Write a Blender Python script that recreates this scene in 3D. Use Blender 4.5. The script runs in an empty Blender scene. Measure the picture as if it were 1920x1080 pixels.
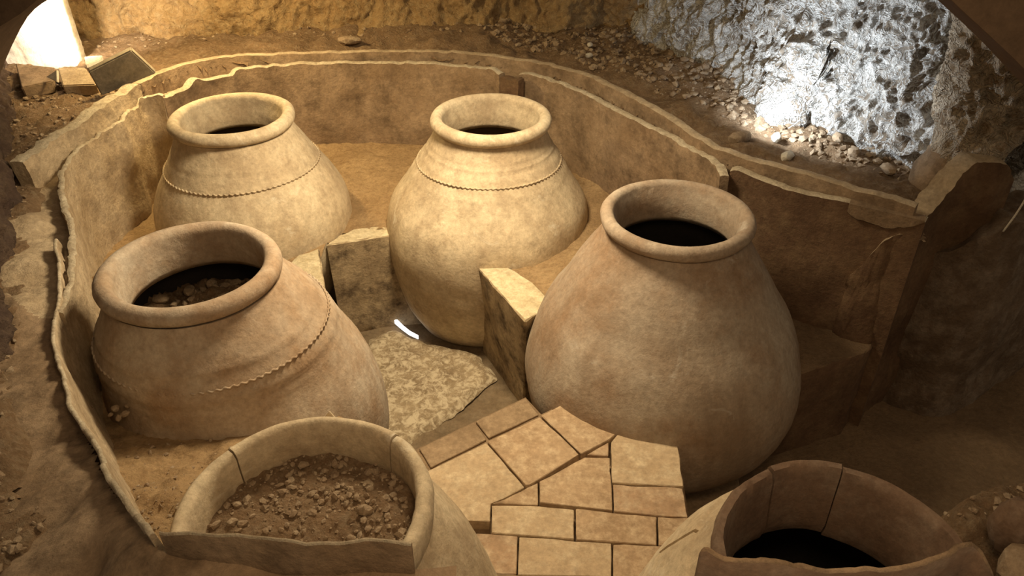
import bpy, bmesh, math, random
import numpy as np
from mathutils import Vector, Matrix
random.seed(7); rng = np.random.default_rng(7)
S = bpy.context.scene; C = S.collection
PI = math.pi

# ------------------------------------------------------------------ camera
CAMZ, PITCH, FPX = 2.7, math.radians(34), 1500.0
cam = bpy.data.cameras.new('camera'); co = bpy.data.objects.new('camera', cam); C.objects.link(co)
co.location = (0, 0, CAMZ); co.rotation_euler = (PI/2-PITCH, 0, 0)
cam.sensor_width = 36; cam.lens = 36*FPX/1920; cam.clip_start = .02
S.camera = co
# ------------------------------------------------------------------ world, light, exposure
w = bpy.data.worlds.new('world'); S.world = w; w.use_nodes = True
w.node_tree.nodes['Background'].inputs[0].default_value = (.80, .62, .42, 1)
w.node_tree.nodes['Background'].inputs[1].default_value = .14
S.view_settings.view_transform = 'Standard'; S.view_settings.look = 'None'
S.view_settings.gamma = 1; S.view_settings.use_curve_mapping = False
S.view_settings.exposure = 1.15
def lamp(name, kind, loc, col, e, size, aim=None, spot=None, blend=.6):
    l = bpy.data.lights.new(name, kind); l.color = col; l.energy = e
    if kind == 'AREA': l.size = size
    else: l.shadow_soft_size = size
    if spot: l.spot_size = math.radians(spot); l.spot_blend = blend
    o = bpy.data.objects.new(name, l); C.objects.link(o); o.location = loc
    if aim: o.rotation_euler = (Vector(aim)-Vector(loc)).to_track_quat('-Z', 'Y').to_euler()
    return o
WARM = (1.0, .72, .42)
lamp('ceiling_lamp_warm', 'SPOT', (-.22, 3.00, 2.42), (1.0, .80, .52), 112, .20, (-.60, 2.88, .5), 158, 1)
lamp('front_fill_warm', 'SPOT', (.25, .45, 3.0), (1.0, .68, .38), 26, .25, (.35, 2.3, .4), 125, 1)  # unseen fill light added to brighten the front and lower right
lamp('corner_lamp_warm', 'SPOT', (-2.52, 4.42, 1.42), (1.0, .84, .62), 26, .04, (-2.70, 4.9, 1.50), 125, .5)
lamp('back_wall_lamp_warm', 'SPOT', (-1.8, 4.35, 2.0), (1.0, .72, .34), 46, .08, (-1.65, 4.75, 1.1), 172, .8)
lamp('niche_lamp_cold', 'SPOT', (1.16, 3.58, 1.27), (.84, .92, 1.0), 14, .03, (1.75, 4.1, 1.55), 170, .7)

# ------------------------------------------------------------------ numeric helpers
def P(px, py, z):
    """world point at height z on the sight line measured in the survey photograph (1920x1080)"""
    a, b = (px-960)/FPX, (540-py)/FPX
    c, s = math.cos(PITCH), math.sin(PITCH)
    d = (a, c+b*s, -s+b*c); t = (z-CAMZ)/d[2]
    return (d[0]*t, d[1]*t, z)
def hsh(i, j, k, seed):
    n = (i.astype(np.int64)*73856093) ^ (j.astype(np.int64)*19349663) ^ (k.astype(np.int64)*83492791) ^ (seed*2654435)
    n = (n ^ (n >> 13))*1274126177 & 0x7fffffff
    n = (n ^ (n >> 15))*73244475 & 0x7fffffff
    return ((n ^ (n >> 11)) & 0xffffff)/float(0xffffff)
def vnoise(p, seed=0):
    f = np.floor(p); t = p-f; t = t*t*(3-2*t); i, j, k = f[:, 0], f[:, 1], f[:, 2]
    r = 0
    for a in (0, 1):
        for b in (0, 1):
            for c in (0, 1):
                wgt = (t[:, 0] if a else 1-t[:, 0])*(t[:, 1] if b else 1-t[:, 1])*(t[:, 2] if c else 1-t[:, 2])
                r = r+wgt*hsh(i+a, j+b, k+c, seed)
    return r*2-1
def fbm(p, scale, octs=4, seed=0, gain=.5):
    r = 0; a = 1; s = scale
    for o in range(octs):
        r = r+a*vnoise(p*s, seed+o*17); a *= gain; s *= 2.03
    return r
def ridge(p, scale, octs=3, seed=0):
    r = 0; a = 1; s = scale
    for o in range(octs):
        r = r+a*(1-2*np.abs(vnoise(p*s, seed+o*31))); a *= .5; s *= 2.1
    return r
def inpoly(x, y, poly):
    c = np.zeros(x.shape, bool); n = len(poly)
    for i in range(n):
        x0, y0 = poly[i][:2]; x1, y1 = poly[(i+1) % n][:2]
        if y0 == y1: continue
        m = ((y0 > y) != (y1 > y)) & (x < (x1-x0)*(y-y0)/(y1-y0)+x0)
        c ^= m
    return c
def pdist(x, y, pts):
    d = np.full(x.shape, 1e9)
    for (x0, y0), (x1, y1) in zip([p[:2] for p in pts[:-1]], [p[:2] for p in pts[1:]]):
        dx, dy = x1-x0, y1-y0; t = np.clip(((x-x0)*dx+(y-y0)*dy)/(dx*dx+dy*dy+1e-12), 0, 1)
        d = np.minimum(d, np.hypot(x-x0-t*dx, y-y0-t*dy))
    return d
def resample(pts, step=.03, smooth=0):
    p = np.array(pts, float)
    d = np.r_[0, np.cumsum(np.linalg.norm(np.diff(p, axis=0), axis=1))]
    n = max(3, int(d[-1]/step)+1); t = np.linspace(0, d[-1], n)
    q = np.stack([np.interp(t, d, p[:, k]) for k in range(p.shape[1])], 1)
    for _ in range(smooth):
        q[1:-1] = .25*q[:-2]+.5*q[1:-1]+.25*q[2:]
    return q

# ------------------------------------------------------------------ mesh helpers
def mk(name, verts, faces, mat, parent=None, smooth=True, **props):
    me = bpy.data.meshes.new(name)
    v = verts.tolist() if hasattr(verts, 'tolist') else verts
    f = faces.tolist() if hasattr(faces, 'tolist') else faces
    me.from_pydata(v, [], f); me.validate(); me.update()
    if smooth: me.polygons.foreach_set('use_smooth', [True]*len(me.polygons))
    me.materials.append(mat)
    o = bpy.data.objects.new(name, me); C.objects.link(o)
    if parent: o.parent = parent; o.matrix_parent_inverse = Matrix.Translation(-parent.location) if parent.get('category') == 'basin lining' else Matrix()
    for k, val in props.items(): o[k] = val
    return o
def empty(name, loc=(0, 0, 0), **props):
    o = bpy.data.objects.new(name, None); C.objects.link(o); o.location = loc; o.empty_display_size = .1
    for k, val in props.items(): o[k] = val
    return o
def gridfaces(nu, nv, wrapv=False):
    """verts indexed u*nv+v"""
    u, v = np.meshgrid(np.arange(nu-1), np.arange(nv if wrapv else nv-1), indexing='ij')
    v2 = (v+1) % nv
    return np.stack([u*nv+v, (u+1)*nv+v, (u+1)*nv+v2, u*nv+v2], -1).reshape(-1, 4)
def sharp(o, deg=35):
    me = o.data
    try: me.set_sharp_from_angle(angle=math.radians(deg))
    except Exception: pass
    return o
def fixn(o):
    bm = bmesh.new(); bm.from_mesh(o.data); bmesh.ops.recalc_face_normals(bm, faces=bm.faces); bm.to_mesh(o.data); bm.free()
    return o

# ------------------------------------------------------------------ materials
def mat(name, base, alt, scale=3, third=None, tscale=18, tmix=.35, rough=.9, bump=.3, bscale=60, bdist=.01,
        vein=None, spots=None, streak=None):
    m = bpy.data.materials.new(name); m.use_nodes = True
    nt = m.node_tree; N = nt.nodes; L = nt.links; b = N['Principled BSDF']
    b.inputs['Roughness'].default_value = rough
    try: b.inputs['Specular IOR Level'].default_value = .25
    except Exception: pass
    tc = N.new('ShaderNodeTexCoord'); oc = tc.outputs['Object']
    def noise(s, d=6, r=.6, dist=0):
        n = N.new('ShaderNodeTexNoise'); n.inputs['Scale'].default_value = s; n.inputs['Detail'].default_value = d
        n.inputs['Roughness'].default_value = r; n.inputs['Distortion'].default_value = dist
        L.new(oc, n.inputs['Vector']); return n
    def ramp(src, lo, hi):
        r = N.new('ShaderNodeMapRange'); r.inputs['From Min'].default_value = lo; r.inputs['From Max'].default_value = hi
        L.new(src, r.inputs['Value']); return r.outputs[0]
    def mix(f, a, c):
        x = N.new('ShaderNodeMix'); x.data_type = 'RGBA'
        if isinstance(f, (int, float)): x.inputs[0].default_value = f
        else: L.new(f, x.inputs[0])
        for i, q in ((6, a), (7, c)):
            if isinstance(q, tuple): x.inputs[i].default_value = (*q, 1)
            else: L.new(q, x.inputs[i])
        return x.outputs[2]
    def mul(a, k):
        x = N.new('ShaderNodeMath'); x.operation = 'MULTIPLY'; L.new(a, x.inputs[0])
        if isinstance(k, (int, float)): x.inputs[1].default_value = k
        else: L.new(k, x.inputs[1])
        return x.outputs[0]
    col = mix(ramp(noise(scale).outputs[0], .38, .64), base, alt)
    if third: col = mix(mul(ramp(noise(tscale, 8, .7).outputs[0], .46, .68), tmix*2), col, third)
    g = N.new('ShaderNodeMapRange'); g.inputs['From Min'].default_value = .3; g.inputs['From Max'].default_value = .7; g.inputs['To Min'].default_value = .72; g.inputs['To Max'].default_value = 1.22
    L.new(noise(bscale*.9, 6, .8).outputs[0], g.inputs['Value']); gm = N.new('ShaderNodeVectorMath'); gm.operation = 'SCALE'; L.new(col, gm.inputs[0]); L.new(g.outputs[0], gm.inputs['Scale']); col = gm.outputs[0]
    h = noise(bscale, 8, .68).outputs[0]
    if vein:
        vcol, vs = vein
        n1 = noise(vs, 3, .55, 2.2).outputs[0]
        a = N.new('ShaderNodeMath'); a.operation = 'SUBTRACT'; L.new(n1, a.inputs[0]); a.inputs[1].default_value = .5
        a2 = N.new('ShaderNodeMath'); a2.operation = 'ABSOLUTE'; L.new(a.outputs[0], a2.inputs[0])
        v = ramp(a2.outputs[0], .085, .0)
        col = mix(v, col, vcol)
        ad = N.new('ShaderNodeMath'); ad.operation = 'ADD'; L.new(mul(v, .8), ad.inputs[0]); L.new(h, ad.inputs[1]); h = ad.outputs[0]
    if streak:
        mp = N.new('ShaderNodeMapping'); mp.inputs['Scale'].default_value = (9, 9, 1.3); L.new(oc, mp.inputs['Vector'])
        n = N.new('ShaderNodeTexNoise'); n.inputs['Scale'].default_value = 1.0; n.inputs['Detail'].default_value = 7; L.new(mp.outputs[0], n.inputs['Vector'])
        col = mix(mul(ramp(n.outputs[0], .50, .72), .55), col, streak)
    if spots:
        scol, ss, lo, hi = spots
        col = mix(ramp(noise(ss, 10, .75, .6).outputs[0], lo, hi), col, scol)
    L.new(col, b.inputs['Base Color'])
    bp = N.new('ShaderNodeBump'); bp.inputs['Strength'].default_value = bump; bp.inputs['Distance'].default_value = bdist
    L.new(h, bp.inputs['Height']); L.new(bp.outputs[0], b.inputs['Normal'])
    return m
M = dict(
    jar=mat('fired_clay_pale', (.62, .52, .36), (.46, .36, .235), 3.2, (.29, .21, .13), 11, .25, bump=.6, bscale=45, bdist=.006, spots=((.66, .60, .47), 6, .58, .72), streak=(.30, .22, .14)),
    jar_grey=mat('fired_clay_greyish', (.40, .34, .265), (.30, .22, .15), 2.0, (.22, .125, .062), 3.2, .36, bump=.6, bscale=45, bdist=.006, spots=((.50, .45, .38), 5, .60, .74), streak=(.20, .14, .09)),
    jar_brown=mat('fired_clay_brown', (.44, .37, .285), (.33, .235, .15), 2.4, (.25, .145, .07), 4.5, .34, bump=.6, bscale=45, bdist=.006, spots=((.52, .46, .38), 5, .60, .74), streak=(.22, .15, .095)),
    jar_dark=mat('fired_clay_reddish', (.20, .13, .085), (.14, .088, .058), 4, (.30, .24, .18), 12, .2, bump=.4, bscale=50, bdist=.006),
    cavity_shade_b=mat('brown_cavity_shade', (.085, .065, .045), (.06, .045, .03), 6, rough=.95, bump=.2),  # shade inside the back jars, painted as a brown colour
    soot=mat('dark_cavity_shade', (.030, .025, .022), (.02, .017, .015), 6, rough=.95, bump=.2),  # deep shade of the jar cavities, painted as a near-black colour
    lining=mat('clay_lining', (.345, .25, .16), (.235, .16, .095), 3.5, (.105, .07, .042), 6, .42, bump=.6, bscale=40, bdist=.012),
    lining_pale=mat('clay_lining_pale', (.54, .43, .29), (.41, .31, .195), 5, (.20, .145, .09), 14, .25, bump=.8, bscale=45, bdist=.014),
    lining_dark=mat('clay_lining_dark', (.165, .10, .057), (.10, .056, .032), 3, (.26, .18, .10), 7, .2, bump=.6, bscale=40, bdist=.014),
    wall_grey=mat('dark_grey_brown_wall', (.19, .135, .09), (.12, .08, .05), 5, (.34, .28, .22), 9, .3, bump=.9, bscale=35, bdist=.02),
    edge=mat('broken_lining_edge', (.60, .52, .38), (.46, .38, .26), 10, (.28, .2, .13), 30, .3, bump=.9, bscale=70, bdist=.01),
    sand=mat('orange_sand', (.38, .26, .135), (.29, .19, .095), 6, (.20, .12, .055), 30, .35, bump=.8, bscale=80, bdist=.012),
    soil=mat('brown_soil', (.28, .18, .10), (.19, .118, .062), 5, (.36, .27, .17), 35, .35, bump=1, bscale=70, bdist=.02),
    soil_dark=mat('dark_brown_soil', (.21, .14, .08), (.15, .098, .055), 4, (.2, .14, .085), 30, .3, bump=.8, bscale=45, bdist=.015),
    stone=mat('rubble_stone', (.34, .25, .16), (.24, .165, .10), 9, (.46, .38, .27), 30, .3, bump=.8, bscale=60, bdist=.01),
    pale_stone=mat('pale_stone', (.66, .62, .52), (.52, .47, .38), 12, bump=.6, bscale=60, bdist=.006),
    rock_warm=mat('ochre_rock', (.46, .31, .15), (.36, .225, .10), 4, (.55, .43, .25), 30, .3, bump=1, bscale=34, bdist=.04, spots=((.20, .115, .05), 20, .56, .66)),
    rock_white=mat('salt_crusted_rock', (.30, .27, .23), (.17, .135, .10), 5, (.30, .2, .11), 14, .2, bump=.8, bscale=38, bdist=.02, vein=((.76, .76, .74), 15), spots=((.70, .69, .66), 9, .48, .60)),
    rock_beige=mat('salt_crusted_brown_rock', (.34, .23, .13), (.24, .15, .08), 5, (.36, .27, .18), 14, .3, bump=1, bscale=45, bdist=.03, vein=((.84, .73, .57), 13), spots=((.78, .65, .48), 10, .42, .56)),
    rock_dark=mat('dark_rock', (.12, .08, .055), (.08, .05, .04), 5, (.20, .14, .09), 16, .3, bump=1, bscale=40, bdist=.03),
    vault=mat('brown_plaster', (.13, .085, .05), (.11, .07, .042), 2, bump=.1, bscale=30),
    pit=mat('mottled_mortar', (.30, .23, .14), (.22, .16, .095), 5, (.14, .10, .055), 12, .3, bump=.5, bscale=60, bdist=.008, spots=((.50, .42, .29), 24, .45, .58)),
    pitd=mat('dark_mortar', (.19, .135, .08), (.14, .10, .058), 5, (.22, .17, .11), 14, .3, bump=.5, bscale=60, bdist=.008),  # darker mortar tone of the pit floor
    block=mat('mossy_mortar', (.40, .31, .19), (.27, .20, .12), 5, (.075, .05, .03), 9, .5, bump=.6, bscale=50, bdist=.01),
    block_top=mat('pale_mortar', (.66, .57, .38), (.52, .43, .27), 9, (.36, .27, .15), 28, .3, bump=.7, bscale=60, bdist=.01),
    tile=mat('terracotta_tile', (.40, .285, .175), (.32, .22, .13), 5, (.47, .37, .245), 18, .35, bump=.5, bscale=40, bdist=.006),
    tile_red=mat('reddish_terracotta_tile', (.37, .25, .152), (.29, .195, .118), 4, (.50, .39, .26), 14, .4, bump=.5, bscale=40, bdist=.006),
    tile_pale=mat('pale_terracotta_tile', (.43, .325, .205), (.35, .255, .155), 6, (.57, .47, .32), 12, .4, bump=.5, bscale=40, bdist=.006),
    tile_dark=mat('dull_terracotta_tile', (.27, .19, .115), (.21, .145, .085), 5, (.32, .24, .15), 18, .3, bump=.5, bscale=40, bdist=.006),
    joint=mat('joint_earth', (.24, .165, .095), (.18, .12, .07), 9, bump=.6),
    white=mat('white_plaster', (.80, .76, .70), (.68, .62, .54), 7, (.30, .25, .2), 30, .12, bump=.4, bscale=40, bdist=.008),
    slab=mat('grey_slab', (.25, .215, .16), (.18, .15, .105), 6, (.33, .28, .2), 20, .3, bump=.6, bscale=50, bdist=.006),
)
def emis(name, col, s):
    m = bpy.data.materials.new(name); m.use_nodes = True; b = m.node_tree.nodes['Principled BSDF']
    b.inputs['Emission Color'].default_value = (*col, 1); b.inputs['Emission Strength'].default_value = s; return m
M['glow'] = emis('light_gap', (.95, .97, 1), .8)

# ------------------------------------------------------------------ plan of the basin (top view, metres)
ZT = 1.12
outer_px = [(48, 300), (100, 262), (150, 232), (190, 202), (228, 178), (265, 158), (300, 138), (345, 122), (420, 107), (560, 101), (700, 98),
            (850, 99), (960, 110), (1040, 126), (1100, 143), (1200, 192), (1260, 228), (1330, 276), (1400, 300), (1500, 326), (1600, 356), (1717, 388)]
OUT = [P(x, y, 1.17) for x, y in outer_px]
# left edge of the channel (soil side), towards the camera
chan_px = [(48, 300), (42, 400), (40, 480), (24, 560), (16, 700), (14, 850), (17, 922), (75, 963), (137, 1080)]
chan_z = [1.14, 1.14, 1.14, 1.14, 1.15, 1.18, 1.22, 1.25, 1.32]
CH = [P(x, y, z) for (x, y), z in zip(chan_px, chan_z)]

# inner lining top edge, left part, front panel
left_far_px = [(304, 185), (290, 178), (276, 176), (262, 190), (250, 203), (237, 212), (233, 226), (205, 240), (181, 255), (160, 272), (137, 296), (122, 328), (121, 352), (124, 375), (128, 400), (139, 418), (144, 445), (143, 480), (138, 520), (128, 562), (118, 590)]
left_near = [(111, 449, 1.13), (108, 468, 1.13), (115, 490, 1.13), (111, 567, 1.13), (102, 600, 1.13), (100, 634, 1.14), (110, 665, 1.15), (122, 700, 1.17), (137, 752, 1.2), (160, 790, 1.22), (178, 830, 1.26), (196, 868, 1.30), (206, 885, 1.33), (230, 915, 1.37), (262, 955, 1.42), (285, 985, 1.46), (294, 991, 1.47)]
LF = [P(x, y, ZT) for x, y in left_far_px]
LN = [P(*q) for q in left_near]
FR = [P(302, 997, 1.48), P(420, 1002, 1.49), P(575, 1018, 1.5), P(588, 1016, 1.5), P(690, 1010, 1.5), P(773, 1016, 1.5)]
BK = [P(x, y, ZT) for x, y in [(306, 184), (326, 180), (328, 176), (354, 169), (357, 158), (367, 146), (380, 150), (389, 152), (410, 147), (440, 141), (441, 131), (480, 127), (560, 122), (700, 119), (800, 121), (870, 127), (925, 131), (936, 139)]]
BG = [P(x, y, ZT-.03) for x, y in [(938, 150), (972, 160)]]
RB = [P(x, y, ZT) for x, y in [(973, 140), (985, 138), (997, 141), (1090, 174), (1200, 233), (1228, 245), (1292, 280), (1325, 298), (1342, 312), (1350, 330)]]
RP = [P(x, y, ZT) for x, y in [(1369, 322), (1378, 317), (1425, 337), (1497, 363), (1560, 374), (1591, 381), (1660, 398), (1735, 418)]]

def trace(pts, k=60):
    q = resample(pts, .02); cam0 = np.array([0, 0, CAMZ]); xy = q[:, :2].copy()
    for _ in range(k): xy[1:-1] = .25*xy[:-2]+.5*xy[1:-1]+.25*xy[2:]
    sc = np.linalg.norm(xy, axis=1)/np.linalg.norm(q[:, :2], axis=1)
    return [tuple(v) for v in (cam0+(q-cam0)*sc[:, None])]
LF = trace(LF, 80); LN = trace(LN, 30); BK = trace(BK, 250); RB = trace(RB, 60); RP = trace(RP, 40)
def slab(name, top, zb, th, mat_, jag=.008, surf=.006, step=.02, side=1, parent=None, lean=0, emat=None, seed=1, zb2=None, **props):
    """thin standing clay panel: top edge polyline, inner face, broken top, outer face"""
    q = resample(top, step, 1); n = len(q)
    tan = np.gradient(q[:, :2], axis=0); tan /= np.linalg.norm(tan, axis=1)[:, None]+1e-9
    for _ in range(6): tan[1:-1] = .25*tan[:-2]+.5*tan[1:-1]+.25*tan[2:]
    nor = np.stack([tan[:, 1], -tan[:, 0]], 1)*side            # points outward
    zt = q[:, 2]+jag*fbm(np.c_[q[:, :2]*1, q[:, 2]*0], 22, 4, seed)
    zbs = np.full(n, zb) if zb2 is None else np.linspace(zb, zb2, n)
    m1 = 22; rows = []
    for i in range(m1):
        f = i/(m1-1); f = f**.8; rows.append((0, f, 0))
    rows += [(.3, 1, .004), (.7, 1, .004)]
    for i in range(8): rows.append((1, 1-i/7, 0))
    V = np.zeros((n, len(rows), 3))
    for j, (o, f, dz) in enumerate(rows):
        z = zbs+(zt-zbs)*f+dz
        off = o*th+lean*(1-f)
        V[:, j, 0] = q[:, 0]+nor[:, 0]*off; V[:, j, 1] = q[:, 1]+nor[:, 1]*off; V[:, j, 2] = z
    fl = V.reshape(-1, 3); d = surf*fbm(fl, 5, 4, seed+3)+surf*.3*fbm(fl, 40, 2, seed+5)
    nn = np.repeat(nor, len(rows), 0); fl[:, :2] += nn*d[:, None]
    nv = len(rows); F = gridfaces(n, nv, True).tolist()
    F.append(list(range(nv))); F.append(list(range((n-1)*nv, n*nv))[::-1])
    o = mk(name, fl, F, mat_, parent, **props); fixn(o); sharp(o, 50)
    if emat:
        o.data.materials.append(emat)
        for k, p in enumerate(o.data.polygons):
            if k < (n-1)*nv and (k % nv) in (m1-1, m1, m1+1): p.material_index = 1
    return o

# ------------------------------------------------------------------ structure: floors and banks
def field(name, x0, x1, y0, y1, res, keep, height, mat_, **props):
    xs = np.arange(x0, x1, res); ys = np.arange(y0, y1, res)
    X, Y = np.meshgrid(xs, ys, indexing='ij'); x = X.ravel(); y = Y.ravel()
    z = height(x, y); F = gridfaces(len(xs), len(ys))
    cx = x[F].mean(1); cy = y[F].mean(1); F = F[keep(cx, cy)]
    used = np.unique(F); re = np.full(len(x), -1); re[used] = np.arange(len(used))
    V = np.c_[x, y, z][used]; F = re[F]
    o = mk(name, V, F, mat_, **props)
    return o
def p3(x, y, z=0): return np.c_[x, y, np.zeros_like(x)+z]

# pit floor
o = field('floor', -2.4, 4.2, .2, 5.2, .03, lambda x, y: np.ones(x.shape, bool),
          lambda x, y: .012*fbm(p3(x, y), 3, 4, 3)+np.clip((x-1.9), 0, 9)*.03-.02*np.exp(-((x+.1)**2+(y-3.2)**2)/.3), M['pitd'], kind='structure')
o.data.materials.append(M['pit']); o.data.materials.append(M['soil_dark'])
mott = [P(x, y, 0)[:2] for x, y in [(690, 640), (740, 620), (800, 645), (850, 655), (890, 665), (925, 690), (935, 715), (890, 745), (860, 775), (800, 815), (760, 850), (700, 850), (680, 750)]]
cen = np.array([p.center[:2] for p in o.data.polygons])
floor_o = o
mi = np.where((cen[:, 0] > 1.0), 2, 0); o.data.polygons.foreach_set('material_index', mi.astype(np.int32))

mq = resample([(*p, 0) for p in mott+mott[:1]], .02, 3)[:-1]; mq[:, :2] += .018*np.c_[fbm(mq, 9, 4, 8), fbm(mq, 9, 4, 9)]; mc = mq.mean(0)
mv = []; K = 10
for kk in range(K+1): mv.append(mc+(mq-mc)*(1-kk/K))
mv = np.array(mv); mv[..., 2] = .030+.004*fbm(mv.reshape(-1, 3), 14, 3, 10).reshape(K+1, -1); mv[0, :, 2] = .0
mk('mortar_patch', mv.reshape(-1, 3), gridfaces(K+1, len(mq), True), M['pit'], kind='structure')
basin = [p[:2] for p in OUT]+[(1.98, 3.14), (2.3, 3.28), (4.5, 4.3), (4.5, -1), (P(137, 1080, 1.32)[0]-.1, -1)]+[p[:2] for p in CH[::-1]]
basin_in = basin; basin_edge = OUT[::-1]+CH[1:]
def bank_h(x, y):
    p = p3(x, y)
    h = 1.10+.035*fbm(p, 2.2, 4, 11)+.016*fbm(p, 14, 3, 12)+.008*ridge(p, 32, 2, 13)
    h = h+np.clip(y-5.0, 0, 1)*.10
    h = h+np.clip(x-.6, 0, 1)*np.clip(y-3.9, 0, 1)*.1
    h = h+(.02+np.clip(2.1-y, 0, 2)*.15)*(x < 0)
    ins = inpoly(x, y, basin_in); dd = pdist(x, y, basin_edge)
    h = h-np.where(ins, np.minimum(dd*1.2, .3), 0)
    return h
field('soil_bank', -3.9, 3.4, .3, 6.8, .022, lambda x, y: (~inpoly(x, y, basin) | ((x < -1.2) & (y < 4.0) & (pdist(x, y, CH) < np.where(y > 1.95, .09, .16)))) & ((x < 0) | (y > 2.6)), bank_h, M['soil'], kind='structure')

# channel floor between the two rims, and the smooth plaster apron to the left and front
def ribbon(name, A, B, n, m, mat_, sag=0, noise=.006, **props):
    a = resample(A, 1e9); 
    def rs(pts):
        p = np.array(pts); d = np.r_[0, np.cumsum(np.linalg.norm(np.diff(p, axis=0), axis=1))]
        t = np.linspace(0, d[-1], n); return np.stack([np.interp(t, d, p[:, k]) for k in range(3)], 1)
    a, b = rs(A), rs(B); t = np.linspace(0, 1, m)[None, :, None]
    V = a[:, None]*(1-t)+b[:, None]*t; V[..., 2] -= sag*np.sin(t[..., 0]*PI)
    V = V.reshape(-1, 3); V[:, 2] += noise*fbm(V, 6, 4, 21)
    o = mk(name, V, gridfaces(n, m), mat_, **props); return fixn(o)
def dz(pts, d, dy=0): return [(p[0], p[1]+dy, p[2]+d) for p in pts]
inner_edge = [p[:2] for p in LN[::-1] if p[1] < LF[-1][1]]+[p[:2] for p in LF[::-1]]+[p[:2] for p in BK]+[p[:2] for p in BG]+[p[:2] for p in RB]+[p[:2] for p in RP]
gut = [(-.10, .45), (-1.9, .45), (-1.95, 1.5), (-2.3, 2.2), (-2.9, 3.3)]+[p[:2] for p in OUT[1:]]
gutpoly = gut+[(1.72, 2.92), (1.5, 2.2), (-.10, 1.0)]
ctrl = [(p[0], p[1], p[2]-.035) for p in LN[::4]]+[(p[0], p[1], 1.06) for p in LF[::4]]+[(p[0], p[1], 1.055) for p in OUT+BK[::6]+RB[::6]+RP[::6]]+[(p[0], p[1], p[2]-(.03 if p[2] < 1.17 else .012)) for p in CH[1:]]+[(p[0]-.35, p[1], p[2]-.06) for p in CH[1:]]
ctrl += [(-1.9, 1.0, 1.12), (-2.2, 1.8, 1.06), (-1.6, .6, 1.15), (-.10, .93, 1.42), (-.25, .935, 1.42), (-.40, .94, 1.42), (-.55, .95, 1.43), (-.10, .55, 1.15), (-.45, .5, 1.15), (-.8, .65, 1.27), (-.62, .72, 1.32)]
ctrl = np.array(ctrl)
def chan_h(x, y):
    p = p3(x, y); num = 0; den = 0
    for cx, cy, cz in ctrl:
        wt = 1/((x-cx)**2+(y-cy)**2+.0006)**1.6; num = num+wt*cz; den = den+wt
    return num/den+.012*fbm(p, 4, 4, 61)+.003*fbm(p, 30, 3, 62)-.03*np.clip((x-.3), 0, 1)
EDGE = [p for p in LN[::-1] if p[1] < LF[-1][1]]+LF[::-1]+BK+BG+RB+RP
closed_in = inner_edge+[(1.2, 1.5), (-.10, .95)]+[p[:2] for p in FR[::-1]]
cf = field('channel_floor', -2.9, 1.95, .45, 5.2, .012, lambda x, y: inpoly(x, y, gutpoly) & ~inpoly(x, y, closed_in) & (pdist(x, y, EDGE) > .010) & ((x < 0) | (y > 2.8)), chan_h, M['lining'], kind='structure')
cf.data.materials.append(M['lining_pale']); cf.data.polygons.foreach_set('material_index', np.array([1 if (p.center.x < -1.1 and p.center.y > 2.3+.1*math.sin(9*p.center.x)) else 0 for p in cf.data.polygons], np.int32))
# rubble ground at the lower left corner is part of soil_bank; outer rim kerb
slab('wall_outer', OUT, .9, .05, M['lining'], .005, .006, .03, side=-1, emat=M['lining_pale'], seed=40, kind='structure')
slab('wall_outer', [P(x, y, 1.20) for x, y in [(50, 305), (100, 265), (150, 235), (190, 205), (228, 181), (262, 160)]], .95, .07, M['lining_pale'], .01, .012, .02, side=-1, emat=M['edge'], seed=44, kind='structure')

# ------------------------------------------------------------------ lining panels (things)
def T(name, label, cat, group=None):
    d = dict(label=label, category=cat)
    if group: d['group'] = group
    return d
LIN = empty('basin_lining', (0, 3, .45), label='broken clay lining of the oval basin, standing in panels around the jars', category='basin lining')
slab('lining_panel', BK, .45, .05, M['lining'], .006, .008, side=-1, emat=M['edge'], seed=50, parent=LIN)
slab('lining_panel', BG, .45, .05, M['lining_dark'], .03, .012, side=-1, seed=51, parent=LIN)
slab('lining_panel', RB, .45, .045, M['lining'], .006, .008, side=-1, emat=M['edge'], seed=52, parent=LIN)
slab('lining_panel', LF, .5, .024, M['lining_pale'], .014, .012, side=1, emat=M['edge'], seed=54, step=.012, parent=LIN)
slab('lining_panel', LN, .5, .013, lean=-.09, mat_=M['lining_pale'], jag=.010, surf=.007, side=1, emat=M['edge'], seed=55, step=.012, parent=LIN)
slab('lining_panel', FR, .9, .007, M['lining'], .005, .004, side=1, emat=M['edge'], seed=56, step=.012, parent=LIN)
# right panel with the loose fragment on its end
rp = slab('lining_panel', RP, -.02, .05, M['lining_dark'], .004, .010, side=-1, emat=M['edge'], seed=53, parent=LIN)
fr_top = [P(1595, 376, ZT+.012), P(1660, 391, ZT+.01), P(1736, 408, ZT+.01)]
q = resample(fr_top, .01, 0); n = len(q); u = np.linspace(0, 1, n)
dep = .075*np.sin(PI*np.clip(u*.86+.12, 0, 1))**.8+.01*fbm(q, 25, 3, 4)
tan = q[-1]-q[0]; nor = np.array([-tan[1], tan[0], 0])/np.linalg.norm(tan[:2]); nor *= -1 if nor[1] > 0 else 1
V = []
for i in range(n):
    V += [q[i]+nor*.032, q[i]-nor*.02, q[i]-nor*.02-np.array([0, 0, dep[i]]), q[i]+nor*.028-np.array([0, 0, dep[i]])]
V = np.array(V); F = gridfaces(n, 4, True).tolist()+[[0, 1, 2, 3], [4*n-1, 4*n-2, 4*n-3, 4*n-4]]
o = mk('lining_fragment', V, F, M['lining'], LIN, label='cracked loose fragment seated on the end of the dark panel'); fixn(o); sharp(o, 40)

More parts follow.
